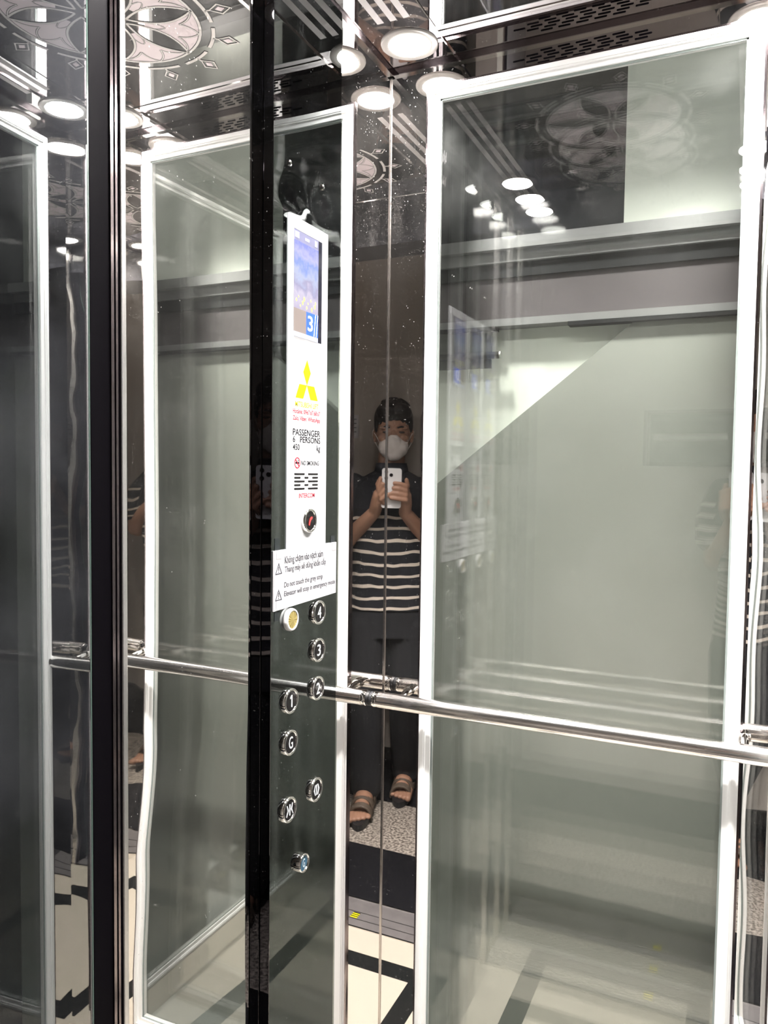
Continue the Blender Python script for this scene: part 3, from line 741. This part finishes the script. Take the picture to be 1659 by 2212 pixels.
# gold lock cover
c = bmesh.new(); gy, gz = -0.3595, -0.2085; f = lambda a, b, h: Vector((PX+h, gy+a, EYE+gz+b))
lathe(c, [(0.0160, 0), (0.0160, 0.004), (0.0150, 0.0065), (0.0128, 0.0068), (0.0125, 0.0058)], f, 48); bmesh.ops.recalc_face_normals(c, faces=c.faces[:])
o = link('lock_cover', c, plain('white_plastic', (0.78, 0.76, 0.76), 0.3), panel, True); o['label'] = 'white ringed cover with a gold disc'
def gold_mat():
    m, n, l, b = newmat('turned_gold_disc')
    tc = n.new('ShaderNodeTexCoord'); mp = n.new('ShaderNodeMapping'); mp.inputs['Location'].default_value = (0, -gy, -(EYE+gz)); l.new(tc.outputs['Object'], mp.inputs[0])
    sp = n.new('ShaderNodeSeparateXYZ'); l.new(mp.outputs[0], sp.inputs[0])
    at = n.new('ShaderNodeMath'); at.operation = 'ARCTAN2'; l.new(sp.outputs['Z'], at.inputs[0]); l.new(sp.outputs['Y'], at.inputs[1])
    no = n.new('ShaderNodeTexNoise'); no.noise_dimensions = '1D'; no.inputs['Scale'].default_value = 5; no.inputs['Detail'].default_value = 4
    l.new(at.outputs[0], no.inputs['W'])
    cr = n.new('ShaderNodeValToRGB'); cr.color_ramp.elements[0].position = 0.35; cr.color_ramp.elements[1].position = 0.7
    cr.color_ramp.elements[0].color = (0.30, 0.20, 0.03, 1); cr.color_ramp.elements[1].color = (0.95, 0.80, 0.35, 1)
    l.new(no.outputs['Fac'], cr.inputs[0]); l.new(cr.outputs[0], b.inputs['Base Color'])
    b.inputs['Metallic'].default_value = 0.6; b.inputs['Roughness'].default_value = 0.35
    return m
c = bmesh.new(); lathe(c, [(0, 0.0066), (0.0127, 0.0058)], f, 48); bmesh.ops.recalc_face_normals(c, faces=c.faces[:])
link('gold_disc', c, gold_mat(), o)
for ya, zb in ((-0.3676, 0.4158), (-0.2771, 0.4131)):
    c = bmesh.new(); f = lambda a, b, h: Vector((PX+h, ya+a, EYE+zb+b))
    lathe(c, [(0.0042, 0.0), (0.0040, 0.0022), (0.0020, 0.0036), (0, 0.0038)], f, 8)
    bmesh.ops.recalc_face_normals(c, faces=c.faces[:]); link('screw', c, CHROME, panel)
# taped paper notice
QX = PX+0.0012
paper = bmesh.new()
qa = [(-0.4040, -0.1905), (-0.2285, -0.1880), (-0.2280, -0.1095), (-0.4040, -0.1085)]
prism(paper, qa, CF, QX, QX+0.0020); bmesh.ops.recalc_face_normals(paper, faces=paper.faces[:])
paper = link('paper_notice', paper, PAPER)
tag(paper, 'white warning paper taped across the black control panel above the round buttons', 'notice')
qx = QX+0.0023
text('Không chạm vào vạch xám', -0.3775, -0.2705, -0.1310, -0.1178, qx, INK, paper)
text('Thang máy sẽ dừng khẩn cấp', -0.3775, -0.2615, -0.1425, -0.1293, qx, INK, paper)
text('Do not touch the grey strip', -0.3785, -0.2710, -0.1632, -0.1535, qx, INK, paper)
text('Elevator will stop in emergency mode', -0.3785, -0.2320, -0.1755, -0.1660, qx, INK, paper)
for zc in (-0.1330, -0.1690):
    bm = bmesh.new(); cc = -0.3925; hw, hh, tk = 0.0085, 0.0078, 0.0012
    A_, B_, C_ = Vector((cc-hw, zc-hh)), Vector((cc+hw, zc-hh)), Vector((cc, zc+hh)); ctr = (A_+B_+C_)/3
    tri = [A_, B_, C_]
    for i in range(3):
        a, b = tri[i], tri[(i+1) % 3]; ai, bi = ctr+(a-ctr)*0.76, ctr+(b-ctr)*0.76
        prism(bm, [tuple(a), tuple(b), tuple(bi), tuple(ai)], CF, qx-0.0003, qx)
    box(bm, qx-0.0003, qx, cc-0.0007, cc+0.0007, zc-0.003, zc+0.0025); box(bm, qx-0.0003, qx, cc-0.0007, cc+0.0007, zc-0.0055, zc-0.0042)
    bmesh.ops.recalc_face_normals(bm, faces=bm.faces[:]); link('warning_triangle', bm, INK, paper)
TAPE = plain('clear_tape', (0.42, 0.41, 0.435), 0.2)
TAPE_D = plain('clear_tape_over_black', (0.02, 0.024, 0.026), 0.25)
for a, z0_, z1_, lo in ((-0.3985, -0.1200, -0.1085, 0), (-0.3985, -0.1900, -0.1770, 0), (-0.2420, -0.1215, -0.1097, 0), (-0.2440, -0.1880, -0.1780, 0)):
    link('tape', B((qx-0.0002, qx+0.0001, a, a+0.0125, z0_, z1_)), TAPE, paper)
for a, z0_, z1_ in ((-0.3985, -0.1085, -0.0920), (-0.3985, -0.2050, -0.1905), (-0.2420, -0.1095, -0.0985)):
    link('tape', B((PX+0.0005, PX+0.0009, a, a+0.0125, z0_, z1_)), TAPE_D, paper)

# ------------------------------------------------------------------ the person on the landing, seen in the mirrored corner
PC = Vector((0.655, -1.47)); fw = Vector((-0.4200, 0.9075)); lf = Vector((-0.9075, -0.4200))
def L3(u, wd, z):
    p = PC+lf*u+fw*wd; return Vector((p.x, p.y, EYE+z))
def ball(bm, c, r, sx=1, sy=1, sz=1, rot=None):
    m = Matrix.Translation(c) @ (rot or Matrix.Identity(4)) @ Matrix.Diagonal((r*sx, r*sy, r*sz, 1))
    bmesh.ops.create_icosphere(bm, subdivisions=3, radius=1, matrix=m)
FROT = Matrix(((lf.x, fw.x, 0, 0), (lf.y, fw.y, 0, 0), (0, 0, 1, 0), (0, 0, 0, 1)))
def limb(bm, pts, rs):
    P = [L3(*p) for p in pts]
    for a, b, ra, rb in zip(P, P[1:], rs, rs[1:]):
        tube(bm, [a, b], [ra, rb], 20)
    for p, r_ in zip(P, rs): ball(bm, p, r_)
def oval_loft(bm, secs):
    """secs: (u, w, z, ru, rw)"""
    rings = []
    for u, w_, z, ru, rw in secs:
        rings.append([bm.verts.new(L3(u+ru*math.copysign(abs(math.cos(a))**0.85, math.cos(a)), w_+rw*math.copysign(abs(math.sin(a))**0.85, math.sin(a)), z)) for a in [2*math.pi*k/36 for k in range(36)]])
    for a, b in zip(rings, rings[1:]):
        for k in range(36): bm.faces.new((a[k], a[(k+1) % 36], b[(k+1) % 36], b[k]))
    bm.faces.new(list(reversed(rings[0]))); bm.faces.new(rings[-1])
def remesh(bm, voxel, smooth=3):
    bmesh.ops.recalc_face_normals(bm, faces=bm.faces[:])
    me = bpy.data.meshes.new('r'); bm.to_mesh(me); bm.free()
    o = bpy.data.objects.new('r', me); COL.objects.link(o)
    m = o.modifiers.new('r', 'REMESH'); m.mode = 'VOXEL'; m.voxel_size = voxel; m.use_smooth_shade = True
    if smooth:
        s_ = o.modifiers.new('s', 'SMOOTH'); s_.factor = 0.5; s_.iterations = smooth
    dg = bpy.context.evaluated_depsgraph_get(); nm = bpy.data.meshes.new_from_object(o.evaluated_get(dg))
    bpy.data.objects.remove(o); bpy.data.meshes.remove(me)
    out = bmesh.new(); out.from_mesh(nm); bpy.data.meshes.remove(nm); return out
person = empty('person', (PC.x, PC.y, 0), 'person in a face mask and striped navy polo shirt photographing with a phone', 'person')
bm = bmesh.new()
# feet: the right one forward
toeR = (Vector((0.654, -1.215)), Vector((0.735, -1.445))); toeL = (Vector((0.600, -1.462)), Vector((0.655, -1.662)))
def loc_uw(p): d = p-PC; return d.dot(lf), d.dot(fw)
uR, wR = loc_uw(toeR[1]); uL, wL = loc_uw(toeL[1])
# torso, hips, legs
oval_loft(bm, [(0.0, -0.03, -0.60, 0.130, 0.08), (0.0, -0.03, -0.44, 0.130, 0.085), (0, -0.02, -0.3, 0.135, 0.09), (0, -0.015, -0.16, 0.15, 0.095), (0, -0.02, -0.06, 0.14, 0.08), (0, -0.02, -0.015, 0.06, 0.05)])
limb(bm, [(-0.080, -0.03, -0.60), (-0.10, 0.04, -0.88), (uR, wR+0.03, -1.22), (uR, wR+0.03, -1.262)], [0.068, 0.052, 0.036, 0.036])
limb(bm, [(0.080, -0.03, -0.60), (0.075, 0.0, -0.88), (uL, wL+0.03, -1.22), (uL, wL+0.03, -1.262)], [0.068, 0.052, 0.036, 0.036])
for (toe, heel), sgn in ((toeR, 1), (toeL, -1)):
    d = (toe-heel).normalized(); sd = Vector((-d.y, d.x)); h3v = lambda p, z: Vector((p.x, p.y, EYE+z))
    tube(bm, [h3v(heel+d*0.03, -1.262), h3v(heel+d*0.10, -1.262), h3v(toe-d*0.075, -1.274)], [0.034, 0.036, 0.026], 20)
    ball(bm, h3v(heel+d*0.03, -1.266), 0.033)
    for k in range(5):
        off = (k-2)*0.0165; ln = (0.062, 0.058, 0.052, 0.044, 0.034)[k]; rr = (0.0125, 0.0095, 0.009, 0.0085, 0.008)[k]
        a = toe-d*0.085+sd*sgn*off*0.9; b = toe-d*(0.062-ln)*1.0-d*0.012+sd*sgn*off
        tube(bm, [h3v(a, -1.276), h3v(b, -1.281)], [rr*1.2, rr], 12); ball(bm, h3v(b, -1.281), rr)
# arms and hands
limb(bm, [(-0.165, -0.02, -0.06), (-0.175, 0.0, -0.275), (-0.062, 0.115, -0.150)], [0.042, 0.036, 0.024])
limb(bm, [(0.165, -0.02, -0.06), (0.165, 0.0, -0.285), (0.052, 0.120, -0.150)], [0.042, 0.036, 0.024])
limb(bm, [(-0.062, 0.115, -0.150), (-0.052, 0.145, -0.115), (-0.045, 0.165, -0.085)], [0.023, 0.025, 0.024])
limb(bm, [(0.052, 0.120, -0.150), (0.052, 0.148, -0.115), (0.050, 0.166, -0.088)], [0.023, 0.025, 0.024])
# right hand (image left): fingers reach up the phone's edge; left hand wraps round its back
for k in range(4):
    limb(bm, [(-0.046+0.006*k, 0.174, -0.078-0.012*k), (-0.049+0.004*k, 0.190, -0.052-0.016*k), (-0.040+0.010*k, 0.1985, -0.026-0.018*k)], [0.0095, 0.0085, 0.0072])
limb(bm, [(-0.040, 0.158, -0.075), (-0.050, 0.165, -0.045), (-0.040, 0.166, -0.022)], [0.011, 0.010, 0.008])
for k in range(4):
    limb(bm, [(0.058, 0.172, -0.068-0.014*k), (0.052, 0.194, -0.050-0.017*k), (0.030-0.004*k, 0.2000, -0.042-0.018*k), (0.010-0.004*k, 0.1985, -0.040-0.018*k)], [0.0100, 0.0092, 0.0082, 0.0072])
limb(bm, [(0.046, 0.158, -0.078), (0.058, 0.164, -0.050), (0.054, 0.166, -0.028)], [0.011, 0.010, 0.008])
# neck and head, bowed a little
limb(bm, [(0.0, -0.03, -0.02), (0.0, -0.005, 0.06)], [0.055, 0.052])
HC = lambda u, w_, z: L3(u+0.006, w_, z)
ball(bm, HC(0, -0.012, 0.190), 1, 0.071, 0.090, 0.088, FROT); ball(bm, HC(0, 0.010, 0.140), 1, 0.066, 0.074, 0.080, FROT)
ball(bm, HC(0, 0.028, 0.090), 1, 0.050, 0.052, 0.050, FROT); ball(bm, HC(0, 0.048, 0.070), 1, 0.030, 0.028, 0.026, FROT)
for s in (-1, 1):
    ball(bm, HC(s*0.071, -0.008, 0.142), 1, 0.009, 0.016, 0.030, FROT); ball(bm, HC(s*0.036, 0.062, 0.128), 1, 0.024, 0.018, 0.016, FROT)
    ball(bm, HC(s*0.030, 0.074, 0.168), 1, 0.026, 0.009, 0.007, FROT)
ball(bm, HC(0, 0.080, 0.132), 1, 0.011, 0.014, 0.026, FROT); ball(bm, HC(0, 0.088, 0.116), 1, 0.015, 0.012, 0.011, FROT)
body_bm = remesh(bm, 0.0032, 3)
link('body', body_bm, SKIN, person, True)
# eyes and brows
for s in (-1, 1):
    bm = bmesh.new(); ball(bm, HC(s*0.030, 0.0755, 0.150), 1, 0.0125, 0.006, 0.0042, FROT); link('eye', bm, plain('eye_dark', (0.03, 0.02, 0.018), 0.3), person, True)
    bm = bmesh.new(); limb(bm, [(0.006+s*0.016, 0.083, 0.167), (0.006+s*0.030, 0.0835, 0.171), (0.006+s*0.048, 0.072, 0.166)], [0.0030, 0.0036, 0.0022]); link('eyebrow', bm, HAIR, person, True)
# hair: short, full on top, clipped at the sides
bm = bmesh.new()
ball(bm, HC(0, -0.016, 0.205), 1, 0.077, 0.095, 0.080, FROT); ball(bm, HC(0, -0.040, 0.165), 1, 0.0765, 0.070, 0.085, FROT)
ball(bm, HC(-0.022, 0.032, 0.228), 1, 0.046, 0.052, 0.036, FROT); ball(bm, HC(0.024, 0.032, 0.228), 1, 0.046, 0.052, 0.036, FROT)
for k in range(60):
    a = 2*math.pi*random.random(); q = random.uniform(0.2, 1.15)
    n_ = Vector((math.cos(a)*math.sin(q), math.sin(a)*math.sin(q), math.cos(q)))
    ball(bm, HC(n_.x*0.076, -0.018+n_.y*0.090, 0.206+n_.z*0.078), 0.0080)
for s in (-1, 1): ball(bm, HC(s*0.066, 0.012, 0.185), 1, 0.010, 0.026, 0.034, FROT)
link('hair', remesh(bm, 0.0032, 2), HAIR, person, True)
# mask with fold and ear loops
bm = bmesh.new()
ball(bm, HC(0, 0.044, 0.095), 1, 0.058, 0.058, 0.048, FROT); ball(bm, HC(0, 0.082, 0.108), 1, 0.030, 0.028, 0.034, FROT); ball(bm, HC(0, 0.055, 0.066), 1, 0.036, 0.038, 0.024, FROT)
link('face_mask', remesh(bm, 0.003, 4), MASK, person, True)
for s in (-1, 1):
    bm = bmesh.new()
    tube(bm, [HC(s*0.052, 0.058, 0.110), HC(s*0.069, 0.020, 0.142), HC(s*0.080, -0.012, 0.158), HC(s*0.080, -0.024, 0.140), HC(s*0.070, 0.0, 0.112), HC(s*0.050, 0.055, 0.078)], 0.0012, 8)
    link('mask_loop', bm, MASK, person, True)
# polo shirt
def shirt_mat():
    m, n, l, b = newmat('striped_polo_cloth')
    tc = n.new('ShaderNodeTexCoord'); sp = n.new('ShaderNodeSeparateXYZ'); l.new(tc.outputs['Object'], sp.inputs[0])
    no = n.new('ShaderNodeTexNoise'); no.inputs['Scale'].default_value = 7; l.new(tc.outputs['Object'], no.inputs['Vector'])
    wv = n.new('ShaderNodeMath'); wv.operation = 'MULTIPLY_ADD'; wv.inputs[1].default_value = 0.045; l.new(no.outputs['Fac'], wv.inputs[0]); l.new(sp.outputs['Z'], wv.inputs[2])
    su = n.new('ShaderNodeMath'); su.operation = 'SUBTRACT'; su.inputs[1].default_value = EYE-0.523+0.0225-0.004; l.new(wv.outputs[0], su.inputs[0])
    dv = n.new('ShaderNodeMath'); dv.operation = 'DIVIDE'; dv.inputs[1].default_value = 0.0430; l.new(su.outputs[0], dv.inputs[0])
    fr = n.new('ShaderNodeMath'); fr.operation = 'FRACT'; l.new(dv.outputs[0], fr.inputs[0])
    lt = n.new('ShaderNodeMath'); lt.operation = 'LESS_THAN'; lt.inputs[1].default_value = 0.25; l.new(fr.outputs[0], lt.inputs[0])
    mp = n.new('ShaderNodeMath'); mp.operation = 'LESS_THAN'; mp.inputs[1].default_value = EYE-0.118; l.new(wv.outputs[0], mp.inputs[0])
    # sleeves carry their stripes higher than the chest
    ds = n.new('ShaderNodeVectorMath'); ds.operation = 'DOT_PRODUCT'; ds.inputs[1].default_value = (lf.x, lf.y, 0); l.new(tc.outputs['Object'], ds.inputs[0])
    s2 = n.new('ShaderNodeMath'); s2.operation = 'SUBTRACT'; s2.inputs[1].default_value = PC.dot(lf); l.new(ds.outputs['Value'], s2.inputs[0])
    ab = n.new('ShaderNodeMath'); ab.operation = 'ABSOLUTE'; l.new(s2.outputs[0], ab.inputs[0])
    gt = n.new('ShaderNodeMath'); gt.operation = 'GREATER_THAN'; gt.inputs[1].default_value = 0.150; l.new(ab.outputs[0], gt.inputs[0])
    m3 = n.new('ShaderNodeMath'); m3.operation = 'LESS_THAN'; m3.inputs[1].default_value = EYE-0.055; l.new(wv.outputs[0], m3.inputs[0])
    g3 = n.new('ShaderNodeMath'); g3.operation = 'MULTIPLY'; l.new(gt.outputs[0], g3.inputs[0]); l.new(m3.outputs[0], g3.inputs[1])
    mxx = n.new('ShaderNodeMath'); mxx.operation = 'MAXIMUM'; l.new(mp.outputs[0], mxx.inputs[0]); l.new(g3.outputs[0], mxx.inputs[1])
    mu = n.new('ShaderNodeMath'); mu.operation = 'MULTIPLY'; l.new(lt.outputs[0], mu.inputs[0]); l.new(mxx.outputs[0], mu.inputs[1])
    mix = n.new('ShaderNodeMixRGB'); mix.inputs[1].default_value = (0.006, 0.007, 0.012, 1); mix.inputs[2].default_value = (0.62, 0.55, 0.48, 1)
    l.new(mu.outputs[0], mix.inputs[0]); l.new(mix.outputs[0], b.inputs['Base Color']); b.inputs['Roughness'].default_value = 0.9
    return m
bm = bmesh.new()
oval_loft(bm, [(0, -0.03, -0.535, 0.168, 0.108), (0, -0.03, -0.46, 0.160, 0.104), (0, -0.025, -0.36, 0.150, 0.100), (0, -0.02, -0.25, 0.152, 0.103), (0, -0.015, -0.14, 0.162, 0.106), (0, -0.02, -0.06, 0.158, 0.092), (0, -0.02, -0.025, 0.12, 0.07), (0, -0.02, 0.005, 0.066, 0.058)])
limb(bm, [(-0.150, -0.02, -0.060), (-0.178, -0.008, -0.150), (-0.181, -0.004, -0.205)], [0.056, 0.057, 0.055])
limb(bm, [(0.150, -0.02, -0.060), (0.176, -0.008, -0.150), (0.177, -0.004, -0.205)], [0.056, 0.057, 0.055])
link('polo_shirt', remesh(bm, 0.0045, 4), shirt_mat(), person, True)
bm = bmesh.new(); oval_loft(bm, [(0, -0.015, -0.01, 0.070, 0.062), (0, -0.012, 0.035, 0.060, 0.058)]); link('collar', bm, plain('navy_collar', (0.010, 0.012, 0.02), 0.85), person, True)
bm = bmesh.new()
oval_loft(bm, [(0, -0.03, -0.64, 0.165, 0.108), (0, -0.03, -0.56, 0.163, 0.104), (0, -0.03, -0.50, 0.155, 0.1)])
limb(bm, [(-0.082, -0.03, -0.60), (-0.100, 0.03, -0.88), (uR, wR+0.03, -1.20), (uR, wR+0.03, -1.232)], [0.098, 0.078, 0.064, 0.060])
limb(bm, [(0.082, -0.03, -0.60), (0.078, 0.0, -0.88), (uL, wL+0.03, -1.20), (uL, wL+0.03, -1.232)], [0.098, 0.078, 0.064, 0.060])
link('trousers', remesh(bm, 0.006, 3), TROUSER, person, True)
for (toe, heel), sgn in ((toeR, 1), (toeL, -1)):
    d = (toe-heel).normalized(); sd = Vector((-d.y, d.x)); ln = (toe-heel).length
    out = []
    for k in range(28):
        a = 2*math.pi*k/28; s = 0.5+0.5*math.cos(a); wdt = 0.031+0.010*s
        p = heel-d*0.012+d*(ln+0.034)*s+sd*wdt*math.sin(a)*(1-0.15*(s-0.5)**2); out.append((p.x, p.y))
    bm = bmesh.new(); prism(bm, out, lambda a, b, dd: Vector((a, b, dd)), 0.0015, 0.024)
    bmesh.ops.recalc_face_normals(bm, faces=bm.faces[:])
    sl = link('sandal', bm, RUBBER, person, False)
    bm = bmesh.new()
    for off, hgt, wid in ((0.72, 0.062, 0.016), (0.50, 0.072, 0.015), (0.20, 0.098, 0.014)):
        for q in range(4):
            c = heel+d*ln*off+d*0.009*(q-1.5)
            arc = [c+sd*(0.040*math.cos(t_)) for t_ in [math.pi*i/12 for i in range(13)]]
            tube(bm, [Vector((p.x, p.y, 0.014+(hgt-0.014)*math.sin(math.pi*i/12)**0.75)) for i, p in enumerate(arc)], 0.0058, 8)
    link('straps', bm, SANDAL, sl, True)
# the phone, its lens where the picture was taken from
ph = empty('mobile_phone', (CAM[0], CAM[1], EYE-0.05), 'white mobile phone held upright in both hands at face height', 'phone')
PL = lambda a, b, d: Vector(CAM)+_R*(-a)+_U*b-_F*(d+0.0045)     # a toward the holder's left, d toward the holder
def rr_out(a0, a1, b0, b1, r):
    pts = []
    for cx_, cy_, st in ((a1-r, b1-r, 0), (a0+r, b1-r, 90), (a0+r, b0+r, 180), (a1-r, b0+r, 270)):
        for k in range(6): q = (st+18*k)*D2R; pts.append((cx_+r*math.cos(q), cy_+r*math.sin(q)))
    return pts
bm = bmesh.new(); prism(bm, rr_out(-0.016, 0.056, -0.132, 0.014, 0.009), PL, 0.0008, 0.0085); bmesh.ops.recalc_face_normals(bm, faces=bm.faces[:]); link('case', bm, PHONE, ph)
bm = bmesh.new(); prism(bm, rr_out(-0.014, 0.054, -0.130, 0.012, 0.008), PL, 0.0085, 0.0091); bmesh.ops.recalc_face_normals(bm, faces=bm.faces[:]); link('screen', bm, BLACK_GLOSS, ph)
for a, b in ((0, 0), (0, -0.022), (0.018, -0.011)):
    bm = bmesh.new(); pts = [(a+0.0065*math.cos(2*math.pi*k/24), b+0.0065*math.sin(2*math.pi*k/24)) for k in range(24)]
    prism(bm, pts, PL, 0.0, 0.0008); bmesh.ops.recalc_face_normals(bm, faces=bm.faces[:]); link('lens', bm, BTN_BLACK, ph)
